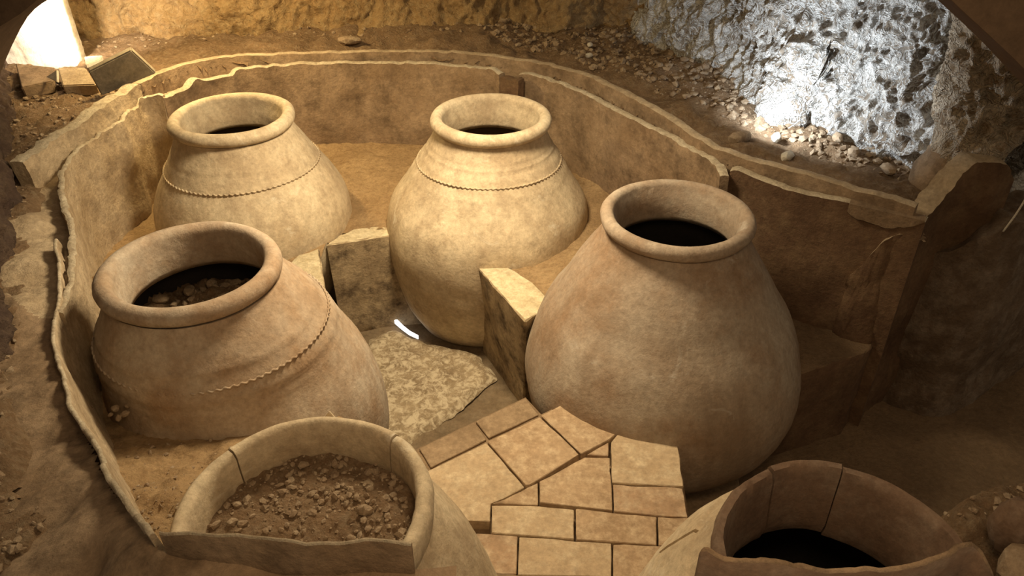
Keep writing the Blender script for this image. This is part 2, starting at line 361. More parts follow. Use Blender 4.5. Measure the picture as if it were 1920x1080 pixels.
# ------------------------------------------------------------------ raised bench blocks between jars
def prism(name, top, zb, mat_, shift=None, bev=.006, parent=None, topmat=None, jit=.004, sub=True, seed=3, **props):
    """solid with polygonal top (list of xyz); sides go down to zb; shift = per-vertex xy shift at the foot"""
    bm = bmesh.new(); n = len(top)
    a = [bm.verts.new(p) for p in top]
    b = [bm.verts.new((p[0]+(shift[i][0] if shift else 0), p[1]+(shift[i][1] if shift else 0), zb)) for i, p in enumerate(top)]
    ft = bm.faces.new(a); bm.faces.new(b[::-1])
    for i in range(n): bm.faces.new([a[i], b[i], b[(i+1) % n], a[(i+1) % n]])
    bmesh.ops.recalc_face_normals(bm, faces=bm.faces)
    if bev: bmesh.ops.bevel(bm, geom=list(bm.edges), offset=bev, segments=1, affect='EDGES')
    if sub:
        bmesh.ops.triangulate(bm, faces=bm.faces)
        for _ in range(3):
            bmesh.ops.subdivide_edges(bm, edges=[e for e in bm.edges if e.calc_length() > .05], cuts=1, use_grid_fill=True)
            bmesh.ops.triangulate(bm, faces=bm.faces)
        v = np.array([x.co for x in bm.verts]); d = jit*fbm(v, 16, 4, seed); bm.normal_update()
        for x, k in zip(bm.verts, d): x.co += x.normal*float(k)
    me = bpy.data.meshes.new(name); bm.to_mesh(me); bm.free()
    me.materials.append(mat_)
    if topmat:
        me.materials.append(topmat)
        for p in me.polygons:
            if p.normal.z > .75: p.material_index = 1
    me.polygons.foreach_set('use_smooth', [True]*len(me.polygons))
    o = bpy.data.objects.new(name, me); C.objects.link(o); sharp(o, 35)
    if parent: o.parent = parent
    for k, val in props.items(): o[k] = val
    return o
BZ = .58
b1 = [P(610, 460, BZ), P(680, 449, BZ), P(756, 438, BZ), P(738, 428, BZ), P(700, 424, BZ), P(662, 429, BZ), P(635, 440, BZ)]
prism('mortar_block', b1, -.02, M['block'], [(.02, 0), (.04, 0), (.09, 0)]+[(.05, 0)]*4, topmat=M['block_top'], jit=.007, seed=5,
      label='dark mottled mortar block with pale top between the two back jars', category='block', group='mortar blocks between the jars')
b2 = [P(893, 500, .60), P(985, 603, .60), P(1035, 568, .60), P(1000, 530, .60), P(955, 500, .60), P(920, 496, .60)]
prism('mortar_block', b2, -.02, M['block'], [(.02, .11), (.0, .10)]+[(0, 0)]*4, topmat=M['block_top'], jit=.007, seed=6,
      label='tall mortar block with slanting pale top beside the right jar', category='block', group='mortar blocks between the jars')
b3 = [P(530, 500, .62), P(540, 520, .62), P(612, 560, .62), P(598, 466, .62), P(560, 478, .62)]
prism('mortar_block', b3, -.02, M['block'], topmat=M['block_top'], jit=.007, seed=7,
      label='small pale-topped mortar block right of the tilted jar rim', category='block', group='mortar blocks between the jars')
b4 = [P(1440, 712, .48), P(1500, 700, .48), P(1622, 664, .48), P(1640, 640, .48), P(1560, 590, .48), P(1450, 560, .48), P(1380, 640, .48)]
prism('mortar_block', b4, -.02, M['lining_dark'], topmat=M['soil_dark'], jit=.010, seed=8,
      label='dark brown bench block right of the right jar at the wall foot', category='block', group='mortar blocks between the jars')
# sandy ledge behind the back jars (one continuous bank)
ledge = [p[:2] for p in (P(600, 480, .58), P(612, 458, .58), P(640, 436, .58), P(700, 428, .58), P(745, 430, .58))]+[(-.3, 3.9), (-.1, 3.55)]+[p[:2] for p in (P(950, 498, .6), P(1000, 528, .6), P(1036, 570, .6))]+[(.6, 3.2), (.95, 3.0), (1.25, 3.3), (1.3, 3.55), (1.05, 3.75), (.1, 4.8), (-1.9, 4.8), (-2.3, 4.2), (-2.2, 3.2), (-1.6, 2.9), (-1.1, 3.3)]
def ledge_h(x, y):
    p = p3(x, y)
    return .575+.012*fbm(p, 6, 4, 31)+.004*fbm(p, 40, 2, 32)+np.clip(y-3.7, 0, 1)*.03+np.clip(x-.1, 0, .6)*.12
field('sand_ledge', -2.5, 1.9, 2.6, 4.95, .02, lambda x, y: inpoly(x, y, ledge), ledge_h, M['sand'], kind='structure')
# earth filling on the left between the tilted jar, the filled jar and the lining
fill0 = [(-1.3, 2.9), (-.75, 2.35), (-.52, 2.0), (-.28, 1.75), (-.35, 1.5)]
fill = [(-1.9, 3.0), (-1.3, 2.9), (-.62, 2.45), (-.36, 2.08), (-.10, 1.80), (-.15, 1.45), (-.3, 1.0), (-.7, .98)]+[(p[0]-.03, p[1]) for p in LN[::-2]]+[(-2.2, 2.9)]
def fill_h(x, y):
    p = p3(x, y)
    h = .78+.25*np.clip((2.1-y)/1.0, 0, 1)+.03*fbm(p, 5, 4, 35)+.010*fbm(p, 30, 3, 36)
    out = ~inpoly(x, y, fill0+[(-.4, 1.0), (-2.4, .9), (-2.4, 2.9)])
    return h-np.clip(x+.75, 0, .5)*.5-np.where(out, pdist(x, y, fill0)*6.0, 0)
field('earth_fill', -2.3, -.2, .9, 3.1, .016, lambda x, y: inpoly(x, y, fill), fill_h, M['sand'], kind='structure')

# ------------------------------------------------------------------ tiled platform
TO = (700, 680)
def TP(pts, z): return [P(700+x/2.7, 680+y/2.7, z) for x, y in pts]
TZ = .50
tiles = [
    ([(232, 435), (508, 304), (572, 388), (292, 530)], .465, 'tile_dark'), ([(520, 298), (770, 180), (838, 262), (584, 382)], .465, 'tile_dark'),
    ([(252, 560), (572, 404), (764, 628), (658, 688), (596, 712), (590, 800), (440, 800)], TZ, 'tile'),
    ([(580, 400), (842, 273), (1043, 463), (790, 620), (770, 618)], TZ+.004, 'tile'),
    ([(852, 268), (965, 205), (1130, 280), (1250, 345), (1186, 393), (1053, 462)], TZ, 'tile'),
    ([(1190, 402), (1190, 470), (1082, 466)], TZ-.004, 'tile'),
    ([(1206, 400), (1255, 345), (1400, 360), (1540, 402), (1568, 626), (1210, 608)], TZ+.002, 'tile'),
    ([(845, 600), (1070, 478), (1196, 482), (1212, 745), (845, 708)], TZ, 'tile'),
    ([(606, 712), (664, 696), (832, 607), (834, 708), (832, 722)], TZ-.003, 'tile'),
    ([(1216, 618), (1565, 636), (1592, 780), (1440, 774), (1220, 752)], TZ-.003, 'tile'),
    ([(600, 722), (845, 726), (1014, 742), (1014, 893), (600, 862)], TZ, 'tile'), ([(1028, 742), (1220, 762), (1432, 780), (1434, 925), (1200, 905), (1026, 893)], TZ+.003, 'tile'),
    ([(1442, 782), (1740, 788), (1640, 930), (1442, 926)], TZ-.002, 'tile'),
    ([(520, 864), (730, 874), (722, 1072), (520, 1072)], TZ-.003, 'tile'), ([(740, 880), (1204, 912), (1206, 1086), (732, 1074)], TZ, 'tile'),
    ([(1216, 918), (1640, 940), (1560, 1090), (1216, 1086)], TZ+.003, 'tile'),
    ([(720, 1086), (980, 1092), (984, 1280), (716, 1280)], TZ, 'tile'), ([(992, 1092), (1400, 1098), (1410, 1280), (994, 1280)], TZ-.002, 'tile'),
]
plat = empty('tile_platform', (0, 0, 0), kind='structure')
foot = TP([(215, 440), (770, 176), (850, 262), (965, 205), (1250, 345), (1540, 400), (1596, 790), (1760, 790), (1500, 1300), (560, 1300), (420, 820), (240, 560)], TZ-.045)
o = prism('platform_base', foot, -.05, M['joint'], parent=plat, bev=0, sub=False)
for i, (pts, z, mt) in enumerate(tiles):
    tp = TP(pts, z); cx = sum(p[0] for p in tp)/len(tp); cy = sum(p[1] for p in tp)/len(tp)
    tp = [(cx+(p[0]-cx)*1.003, cy+(p[1]-cy)*1.003, p[2]+.002*math.sin(i*7+k*2)) for k, p in enumerate(tp)]
    prism('floor_tile', tp, z-.05, M[mt if mt != 'tile' else ('tile', 'tile_red', 'tile_pale', 'tile')[(i*5) % 4]], parent=plat, bev=.0025, jit=.0025, seed=60+i)
st = TP([(240, 1040), (362, 1044), (362, 1140), (240, 1140)], .56); prism('floor_tile', st, .45, M['tile_dark'], parent=plat, bev=.004, jit=.002)
st = TP([(372, 1042), (580, 1050), (820, 1090), (820, 1150), (372, 1150)], .56); prism('floor_tile', st, .45, M['tile_dark'], parent=plat, bev=.004, jit=.002)
fl = empty('low_paving', (0, 0, 0), kind='structure')
prism('floor_tile', [P(1283, 893, .03), P(1382, 878, .03), P(1388, 920, .03), P(1340, 975, .03), P(1285, 975, .03)], -.03, M['tile_dark'], parent=fl, bev=.004, jit=.002)
prism('floor_tile', [P(1205, 905, .03), P(1278, 894, .03), P(1280, 985, .03), P(1210, 990, .03)], -.03, M['tile_dark'], parent=fl, bev=.004, jit=.002)

# ------------------------------------------------------------------ jars
KN = [0, .12, .25, .4, .55, .7, .82, .92, 1.0, 1.06, 1.115]
def lathe(prof, lean, z0c, th0=0, th1=2*PI, seg=144, disp=.003, seed=1, closed=False, R0=.0):
    """prof: (r,z) list; lean: xy shift per metre below z0c"""
    full = th1-th0 > 6.28; n = seg if full else max(6, int(seg*(th1-th0)/(2*PI)))+1
    th = th0+(th1-th0)*np.arange(n)/(n if full else n-1)
    pr = np.array(prof); m = len(pr)
    s = np.clip(z0c-pr[:, 1], 0, 9)
    V = np.zeros((n, m, 3))
    wob = .004*vnoise(np.c_[np.cos(th)*1.3, np.sin(th)*1.3, np.full(n, seed*3.3)], seed)
    V[..., 0] = (pr[None, :, 0]+wob[:, None])*np.cos(th)[:, None]+lean[0]*s
    V[..., 1] = (pr[None, :, 0]+wob[:, None])*np.sin(th)[:, None]+lean[1]*s
    V[..., 2] = pr[None, :, 1]
    fl = V.reshape(-1, 3); d = disp*fbm(fl, 5, 4, seed)+disp*.25*fbm(fl, 45, 2, seed+4)
    dirs = np.stack([np.cos(th), np.sin(th), 0*th], 1); fl += np.repeat(dirs, m, 0)*d[:, None]
    if full:
        fl2 = fl; u, v = np.meshgrid(np.arange(n), np.arange(m if closed else m-1), indexing='ij'); u2 = (u+1) % n; v2 = (v+1) % m
        F = np.stack([u*m+v, u2*m+v, u2*m+v2, u*m+v2], -1).reshape(-1, 4).tolist()
    else:
        F = gridfaces(n, m, closed).tolist()
        if closed: F.append(list(range(m))); F.append(list(range((n-1)*m, n*m))[::-1])
    return fl, F
def catmull(p, k=6):
    p = np.array(p, float); out = []
    q = np.vstack([2*p[0]-p[1], p, 2*p[-1]-p[-2]])
    for i in range(1, len(q)-2):
        for t in np.arange(k)/k:
            out.append(.5*((2*q[i])+(-q[i-1]+q[i+1])*t+(2*q[i-1]-5*q[i]+4*q[i+1]-q[i+2])*t*t+(-q[i-1]+3*q[i]-3*q[i+1]+q[i+2])*t**3))
    out.append(p[-1]); return np.array(out)
def jar(c, radii, lean, label, mats, seed, cord=True, grooves=(), R=.31, lipr=.034, hole=.247, neck=None, rimseg=None, cordz=.945, body_seg=None, rimprof=None):
    cx, cy, cz = c; k = cz-1.15                           # cz: height of the lip centre
    root = empty('storage_jar', (cx, cy, 0), label=label, category='jar', group='large clay storage jars')
    zs = [z+k*(z/1.115) for z in KN]; r = list(radii)
    prof = catmull(list(zip(r, zs)), 7)
    for gz, gd in grooves:
        prof[:, 0] += gd*np.exp(-((prof[:, 1]-gz-k)/.006)**2)
    body = [(0.001, zs[0]), (r[0]*.5, zs[0]-.0)]+[tuple(x) for x in prof]
    top = body[-1]; nk = neck or 0
    v, f = lathe(body, lean, cz, seed=seed, disp=.004, seg=160)
    mk('body', v, f, M[mats[0]], root); fixn(root.children[0]) if False else None
    # lip
    zc = cz
    if rimprof is None:
        a = np.linspace(-PI*.62, PI*.95, 18)
        rp = [(R-lipr+lipr*math.cos(t)*(1 if math.cos(t) > 0 else .85), zc+lipr*math.sin(t)) for t in a]
        rp = [(top[0]-.006, top[1]-.012)]+rp+[(hole, zc-.01), (hole-.004-nk*.3, zc-.05), (hole-nk, zc-.115), (hole-nk+.01, zc-.14), (top[0]-.004, zc-.12)]
        rp = [(x if x[1] else x) for x in rp]
    else: rp = [(x, zc+z) for x, z in rimprof]
    if rimseg:
        for (t0, t1, dzz) in rimseg:
            v, f = lathe([(x, z+dzz) for x, z in rp], lean, cz, math.radians(t0), math.radians(t1), seed=seed, disp=.005, closed=True)
            o = mk('rim_piece', v, f, M[mats[1]], root); fixn(o); sharp(o, 60)
    else:
        v, f = lathe(rp, lean, cz, seed=seed, disp=.0025, closed=True); fixn(mk('rim', v, f, M[mats[1]], root))
    # inside wall of the belly, dark colours standing in for shade in the cavity
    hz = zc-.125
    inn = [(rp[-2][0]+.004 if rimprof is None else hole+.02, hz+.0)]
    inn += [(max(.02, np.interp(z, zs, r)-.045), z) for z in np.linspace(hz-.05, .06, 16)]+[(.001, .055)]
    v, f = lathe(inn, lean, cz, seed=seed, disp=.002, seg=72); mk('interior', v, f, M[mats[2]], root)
    if cord:
        gz = cordz+k; rr = np.interp(gz, zs, r)+.003; n = 1200; th = np.arange(n)/n*2*PI; m = 6
        s = cz-gz; ph = th*95
        V = np.zeros((n, m, 3)); 
        for j in range(m):
            b = 2*PI*j/m; amp = .0042+.0024*np.sin(ph+b*1.0)
            V[:, j, 0] = (rr+amp*math.cos(b))*np.cos(th)+lean[0]*s; V[:, j, 1] = (rr+amp*math.cos(b))*np.sin(th)+lean[1]*s
            V[:, j, 2] = gz+amp*1.2*math.sin(b)+.004*np.sin(th*2+seed)
        u, v_ = np.meshgrid(np.arange(n), np.arange(m), indexing='ij'); u2 = (u+1) % n; v2 = (v_+1) % m
        F = np.stack([u*m+v_, u2*m+v_, u2*m+v2, u*m+v2], -1).reshape(-1, 4)
        mk('cord_band', V.reshape(-1, 3), F, M[mats[1]], root, label='raised band of twisted rope pattern')
    return root
jar((-1.407, 3.813, 1.154), [.244, .333, .401, .469, .505, .496, .447, .387, .343, .309, .285], (.038, .024), 'pale clay jar at the back left with a rope band and dark mouth', ('jar', 'jar', 'cavity_shade_b'), 3, neck=.022, cordz=.92, grooves=((.985, -.004), (.90, -.003)))
jar((-.108, 3.84, 1.141), [.385, .45, .495, .53, .545, .523, .447, .386, .335, .30, .282], (-.051, -.026), 'pale clay jar at the back centre with thick rim and rope band', ('jar', 'jar', 'cavity_shade_b'), 5, neck=.020, grooves=((1.0, -.005), (.97, .003), (.90, .004), (.86, -.004), (1.03, -.004)))
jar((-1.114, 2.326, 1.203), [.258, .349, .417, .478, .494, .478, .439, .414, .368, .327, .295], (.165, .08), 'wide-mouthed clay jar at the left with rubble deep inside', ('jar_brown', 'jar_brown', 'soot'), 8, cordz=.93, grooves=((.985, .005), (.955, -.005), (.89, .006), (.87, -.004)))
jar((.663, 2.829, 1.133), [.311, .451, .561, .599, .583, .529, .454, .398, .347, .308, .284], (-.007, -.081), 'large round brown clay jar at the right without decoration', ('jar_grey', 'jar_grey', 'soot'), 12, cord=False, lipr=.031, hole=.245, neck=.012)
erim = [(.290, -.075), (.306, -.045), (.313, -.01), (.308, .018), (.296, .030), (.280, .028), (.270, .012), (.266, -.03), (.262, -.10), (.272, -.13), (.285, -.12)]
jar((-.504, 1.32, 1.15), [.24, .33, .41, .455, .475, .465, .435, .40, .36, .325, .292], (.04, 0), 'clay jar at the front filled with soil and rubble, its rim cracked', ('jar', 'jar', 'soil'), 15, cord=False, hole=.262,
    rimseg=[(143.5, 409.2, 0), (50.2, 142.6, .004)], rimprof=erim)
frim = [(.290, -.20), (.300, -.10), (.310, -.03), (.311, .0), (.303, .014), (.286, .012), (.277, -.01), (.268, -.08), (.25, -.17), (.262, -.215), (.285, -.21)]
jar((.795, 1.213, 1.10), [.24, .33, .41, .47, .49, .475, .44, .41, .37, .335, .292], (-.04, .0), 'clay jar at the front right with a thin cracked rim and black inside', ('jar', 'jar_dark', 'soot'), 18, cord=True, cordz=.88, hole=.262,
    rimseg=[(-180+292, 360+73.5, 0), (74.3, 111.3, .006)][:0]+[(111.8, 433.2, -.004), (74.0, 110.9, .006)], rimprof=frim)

fj = [o for o in C.objects if o.name.startswith('storage_jar')][-1]
zz = [z-.05*z/1.115 for z in KN]; rr = [.24, .33, .41, .47, .49, .475, .44, .41, .37, .335, .292]
for k, (t0, t1, z0, z1) in enumerate([(118, 149, .84, .99), (151, 176, .82, .99), (178, 214, .86, .99), (120, 160, .62, .825), (162, 190, .60, .805), (192, 222, .62, .845)]):
    zl = np.linspace(z0, z1, 8); pr = [(np.interp(z, zz, rr)+.012, z) for z in zl]+[(np.interp(z, zz, rr)-.01, z) for z in zl[::-1]]
    v, f = lathe(pr, (-.04, 0), 1.10, math.radians(t0), math.radians(t1), seed=18, disp=.004, closed=True)
    sharp(fixn(mk('body_sherd', v, f, M['jar'], fj)), 50)
# ------------------------------------------------------------------ rubble helpers
def ico():
    bm = bmesh.new(); bmesh.ops.create_icosphere(bm, subdivisions=1, radius=1)
    v = np.array([x.co for x in bm.verts]); f = np.array([[x.index for x in q.verts] for q in bm.faces]); bm.free(); return v, f
IV, IF = ico()
def bm_ico(s):
    bm = bmesh.new(); bmesh.ops.create_icosphere(bm, subdivisions=s, radius=1)
    v = np.array([x.co for x in bm.verts]); f = [[x.index for x in q.verts] for q in bm.faces]; bm.free(); return v, f
def pebbles(name, pts, smin, smax, mat_, sink=.25, flat=.65, parent=None, **props):
    V = []; F = []
    for i, p in enumerate(pts):
        s = smin+(smax-smin)*random.random()**3
        a = random.random()*6.28; ca, sa = math.cos(a), math.sin(a)
        v = IV*(1+.28*rng.standard_normal((len(IV), 1)).clip(-1, 1))*np.array([s, s*random.uniform(.55, .9), s*random.uniform(.4, flat+.1)])
        v = np.c_[v[:, 0]*ca-v[:, 1]*sa, v[:, 0]*sa+v[:, 1]*ca, v[:, 2]]+np.array(p)+[0, 0, s*(.4-sink)]
        F.append(IF+len(V)*len(IV)); V.append(v)
    return mk(name, np.vstack(V), np.vstack(F), mat_, parent, smooth=False, kind='stuff', **props)
def stone(loc, size, label, mat_='stone', rz=0, tilt=(0, 0), seed=1, name='stone', cat='stone', group='loose stones'):
    v, f = bm_ico(2); v = v*(1+.22*fbm(v, 1.1, 3, seed)[:, None])*np.array(size)*.5
    o = mk(name, v, f, M[mat_], None, smooth=False, label=label, category=cat)
    if group: o['group'] = group
    o.location = loc; o.rotation_euler = (tilt[0], tilt[1], rz); sharp(o, 30); return o

# soil inside jars
def disc(name, cx, cy, z, r, mat_, amp, seed, tilt=(0, 0), res=.007, **props):
    def hh(x, y):
        p = p3(x, y); return z+amp*fbm(p, 7, 4, seed)+amp*.35*fbm(p, 38, 3, seed+1)+(x-cx)*tilt[0]+(y-cy)*tilt[1]
    o = field(name, cx-r, cx+r, cy-r, cy+r, res, lambda x, y: (x-cx)**2+(y-cy)**2 < r*r, hh, mat_, **props); return o, hh
o, hE = disc('soil_fill', -.504, 1.32, 1.075, .272, M['soil'], .014, 70, (0.0, .03), .005, kind='stuff', label='brown soil filling the front jar up to its rim', category='soil')
pts = []
for _ in range(900):
    a = random.random()*6.28; r = .26*math.sqrt(random.random()); x, y = -.504+r*math.cos(a), 1.32+r*math.sin(a)
    dens = (y-1.32 > .06) or (x > -.42) or random.random() < .3
    if dens: pts.append((x, y, float(hE(np.array([x]), np.array([y]))[0])))
pebbles('pebbles', pts, .003, .016, M['stone'], label='small pebbles strewn over the soil in the front jar', category='pebbles')
for k, (px, py, s, lb) in enumerate([(683, 955, .042, 'largest reddish stone on the soil in the front jar'), (668, 930, .022, 'pale stone just behind the largest stone in the front jar'), (592, 925, .016, 'small stone at the middle of the soil in the front jar'),
                                     (540, 900, .024, 'stone left of centre on the soil in the front jar'), (548, 868, .02, 'stone near the back left of the soil in the front jar'), (655, 1003, .026, 'stone at the front edge of the soil beside the thin panel'), (704, 862, .017, 'stone near the back right of the soil in the front jar')]):
    p = P(px, py, 1.085); stone((p[0], p[1], float(hE(np.array([p[0]]), np.array([p[1]]))[0])+s*.22), (s, s*.8, s*.7), lb, rz=k*1.3, seed=80+k, group='stones in the front jar')
o, hC = disc('soil_fill', -1.07, 2.36, .93, .36, M['soil'], .03, 75, res=.012, kind='stuff', label='dark soil lying deep inside the wide left jar', category='soil')
for k, (px, py, s_, lb) in enumerate([(440, 520, .085, 'largest brown stone, back right of the rubble inside the wide left jar'), (395, 530, .05, 'brown stone left of the largest stone inside the wide left jar'),
                                     (355, 545, .06, 'brown stone at the middle of the rubble inside the wide left jar'), (300, 560, .06, 'brown stone at the left end of the rubble inside the wide left jar'),
                                     (420, 560, .05, 'brown stone near the front lip, below the largest stone in the wide left jar'), (470, 528, .045, 'brown stone at the right end of the rubble in the wide left jar')]):
    p = P(px, py, .95); stone((p[0], p[1], float(hC(np.array([p[0]]), np.array([p[1]]))[0])+s_*.15), (s_, s_*.8, s_*.6), lb, rz=k, seed=100+k, group='rubble in the left jar')
pts = []
for _ in range(260):
    a = random.random()*6.28; r = .30*math.sqrt(random.random()); x, y = -1.05+r*math.cos(a), 2.36+r*math.sin(a); pts.append((x, y, float(hC(np.array([x]), np.array([y]))[0])))
pebbles('pebbles', pts, .006, .026, M['stone'], label='rubble crumbs covering the dark soil inside the wide left jar', category='pebbles')

# ------------------------------------------------------------------ cave walls
def sheet(name, bot, top, nu, nv, mat_, a1, s1, a2, s2, seed, thick=.25, mid=None, solid=True, idx=False, **props):
    def rs(pts):
        p = np.array(pts, float); d = np.r_[0, np.cumsum(np.linalg.norm(np.diff(p, axis=0), axis=1))]
        if idx: d = np.arange(len(p))*1.0
        t = np.linspace(0, d[-1], nu); q = np.stack([np.interp(t, d, p[:, k]) for k in range(3)], 1)
        for _ in range(max(2, nu//25)): q[1:-1] = .25*q[:-2]+.5*q[1:-1]+.25*q[2:]
        return q
    a, b = rs(bot), rs(top); t = np.linspace(0, 1, nv)[None, :, None]
    if mid: m = rs(mid); G = a[:, None]*(1-t)**2+2*m[:, None]*t*(1-t)+b[:, None]*t**2
    else: G = a[:, None]*(1-t)+b[:, None]*t
    du = np.gradient(G, axis=0); dv = np.gradient(G, axis=1); N = np.cross(du, dv); N /= np.linalg.norm(N, axis=2)[..., None]+1e-9
    V = G.reshape(-1, 3); NN = N.reshape(-1, 3)
    wv = V+.05*np.c_[fbm(V, 5, 2, seed+40), fbm(V, 5, 2, seed+50), fbm(V, 5, 2, seed+60)]
    d = a1*fbm(V, s1, 4, seed)+a2*ridge(wv, s2, 3, seed+9)
    V = V+NN*d[:, None]
    o = mk(name, V, gridfaces(nu, nv), mat_, **props)
    if solid:
        md = o.modifiers.new('s', 'SOLIDIFY'); md.thickness = thick; md.offset = -1
    return o
def up(pts, z, dx=0, dy=0): return [(p[0]+dx, p[1]+dy, z) for p in pts]
bb = [(-3.9, 4.95, .95), (-3.2, 5.05, .95), (-2.5, 5.15, .95), (-1.5, 5.28, .95), (-.5, 5.30, .95), (.2, 5.38, .95), (.62, 5.45, .95), (.95, 5.15, .95)]
sheet('wall_back', bb, up(bb, 3.2, 0, -.1), 480, 180, M['rock_warm'], .09, 2.2, .026, 11, 5, mid=up(bb, 1.9, 0, .30), kind='structure')
rb = [(.48, 5.6, .95)]+[P(x, y, 1.08)[:2]+(.95,) for x, y in [(1150, 60), (1190, 92), (1250, 115), (1340, 165), (1440, 238), (1560, 265), (1690, 310)]]+[(2.1, 3.2, .95)]
sheet('wall_right', rb, up(rb, 3.0, .05, .0), 520, 300, M['rock_white'], .06, 3.0, .030, 12, 6, mid=up(rb, 1.9, .22, .12), kind='structure')
# left rough jamb
lb = [(-1.52, 1.30, .9), (-1.62, 1.95, .9), (-1.95, 2.6, .9), (-2.35, 3.4, .9), (-2.85, 4.4, .9), (-3.3, 5.0, .9)]
sheet('wall_left', lb, up(lb, 2.9, -.1), 300, 180, M['rock_dark'], .08, 3, .02, 12, 15, kind='structure')
# white plastered face at the far left
wp = [P(166, 125, 1.1), P(20, 112, 1.1), (-3.9, 4.9, 1.1)]
sheet('wall_far_left', [(p[0], p[1], .95) for p in wp], [(p[0], p[1], 2.8) for p in wp], 60, 80, M['white'], .01, 5, .003, 20, 25, thick=.12, kind='structure')

# rock pillar at the right, carrying the vault
def pillar(name, path, rads, mat_, nu=220, nv=220, a1=.05, a2=.022, seed=30, **props):
    p = catmull(path, 20); d = np.r_[0, np.cumsum(np.linalg.norm(np.diff(p, axis=0), axis=1))]
    t = np.linspace(0, d[-1], nu); c = np.stack([np.interp(t, d, p[:, k]) for k in range(3)], 1)
    r = catmull(rads, 20); rx = np.interp(t/d[-1], np.linspace(0, 1, len(r)), r[:, 0]); ry = np.interp(t/d[-1], np.linspace(0, 1, len(r)), r[:, 1])
    th = np.arange(nv)/nv*2*PI; D = np.stack([np.cos(th), np.sin(th), 0*th], 1)
    V = c[:, None]+np.stack([rx[:, None]*D[None, :, 0], ry[:, None]*D[None, :, 1], 0*rx[:, None]*D[None, :, 0]], -1)
    fl = V.reshape(-1, 3); DD = np.tile(D, (nu, 1))
    wv = fl+.05*np.c_[fbm(fl, 5, 2, seed+40), fbm(fl, 5, 2, seed+50), fbm(fl, 5, 2, seed+60)]
    amp = np.clip((fl[:, 2]-1.15)/.3, .12, 1)
    fl = fl+DD*(a1*fbm(fl, 3.5, 4, seed)+amp*a2*ridge(wv, 13, 3, seed+7))[:, None]
    F = gridfaces(nu, nv, True).tolist()
    o = mk(name, fl, F, mat_, **props); return fixn(o)
o = pillar('rock_pillar', [(1.93, 3.18, .80), (1.94, 3.20, 1.10), (2.0, 3.22, 1.35), (2.02, 3.22, 1.7), (1.97, 3.2, 2.3), (1.95, 3.2, 2.9)],
           [(.13, .14), (.16, .16), (.24, .20), (.30, .24), (.34, .26), (.36, .3)], M['rock_beige'], kind='structure')
o.data.materials.append(M['lining'])
for p in o.data.polygons:
    if p.center.z < 1.22-.5*(p.center.x-1.9): p.material_index = 1
# dark plastered wall right of the last panel, down to the pit floor
w1 = [P(1672, 452, .98), P(1700, 438, 1.03), P(1738, 409, 1.10), P(1765, 375, 1.16), P(1800, 330, 1.24), P(1832, 303, 1.30), P(1886, 300, 1.31), P(1900, 335, 1.22)]
def on_rp(px, py, off):                                      # point on the face of the right panel, seen at px, py
    best = min(RP, key=lambda p: abs(P(px, py, p[2])[0]/P(px, py, p[2])[1]-p[0]/p[1]))
    d = Vector(P(px, py, 1))-Vector((0, 0, CAMZ)); t = (best[1]-off)/d.y; return (d.x*t, d.y*t, CAMZ+d.z*t)
w1 = [on_rp(1590, 520, .006), on_rp(1630, 480, .02), on_rp(1665, 452, .026), on_rp(1700, 438, .026)]+w1[2:]
w1 = trace(w1, 30)
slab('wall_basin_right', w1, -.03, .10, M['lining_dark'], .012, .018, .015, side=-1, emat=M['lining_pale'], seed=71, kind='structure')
w2 = [(1.80, 3.06, .80), (1.88, 2.97, .90), (1.95, 2.91, .98), (2.02, 2.88, 1.04), (2.08, 2.88, 1.08), (2.15, 2.90, 1.08), (2.35, 3.02, 1.08), (2.69, 3.25, 1.08), (3.4, 3.6, 1.1)]
slab('wall_basin_right', w2, -.03, .30, M['wall_grey'], .015, .020, .015, side=-1, seed=72, kind='structure')
# arch of the vault in front of everything: the lower edge of the opening we look through
def arch():
    inn = [(-1.75, .9), (-1.66, 1.3), (-1.52, 1.75), (-1.29, 2.09), (-1.12, 2.205), (-.8, 2.42), (-.4, 2.58), (0, 2.62), (.4, 2.55), (.75, 2.40), (1.05, 2.195), (1.31, 2.005), (1.6, 1.75), (1.78, 1.4), (1.9, .9)]
    p = catmull(inn, 6); n = len(p); V = []
    for x, z in p:
        f = 1.0; ox = x+(.9 if x > 0 else -.9)*min(1, abs(x)/1.2); oz = max(z, 0)+.9
        V += [(x, 1.92, z), (ox, 1.92, oz), (ox, 2.12, oz), (x, 2.12, z)]
    V = np.array(V); F = gridfaces(n, 4, True).tolist()+[[0, 1, 2, 3], [4*n-1, 4*n-2, 4*n-3, 4*n-4]]
    o = mk('ceiling_arch', V, F, M['vault'], kind='structure'); fixn(o); sharp(o, 40)
arch()

# ------------------------------------------------------------------ panel in front of the front right jar
fp = [P(1310, 1080, 1.5), P(1311, 1050, 1.53), P(1314, 1033, 1.56), P(1330, 1032, 1.56), P(1349, 1042, 1.56), P(1400, 1052, 1.56), P(1470, 1060, 1.56), P(1540, 1068, 1.55), P(1600, 1069, 1.55), P(1650, 1066, 1.55), P(1680, 1063, 1.55), P(1740, 1042, 1.56), P(1790, 1022, 1.56), P(1812, 1016, 1.56), P(1838, 1026, 1.55), P(1850, 1045, 1.54), P(1858, 1075, 1.5)]
slab('lining_panel', fp, 1.0, .010, M['jar_dark'], .007, .006, side=1, emat=M['lining'], seed=57, step=.008, parent=LIN)
# rubble mound right of it
def mound_h(x, y):
    p = p3(x, y); r = np.sqrt(((x-1.48)/.44)**2+((y-1.15)/.42)**2)
    return 1.05-1.4*np.clip(r-.92, 0, 2)+.05*fbm(p, 7, 4, 90)+.014*fbm(p, 30, 3, 91)
field('earth_mound', 1.02, 2.4, .5, 1.9, .015, lambda x, y: ((x-.795)**2+(y-1.213)**2 > .315**2), mound_h, M['soil'], kind='structure')

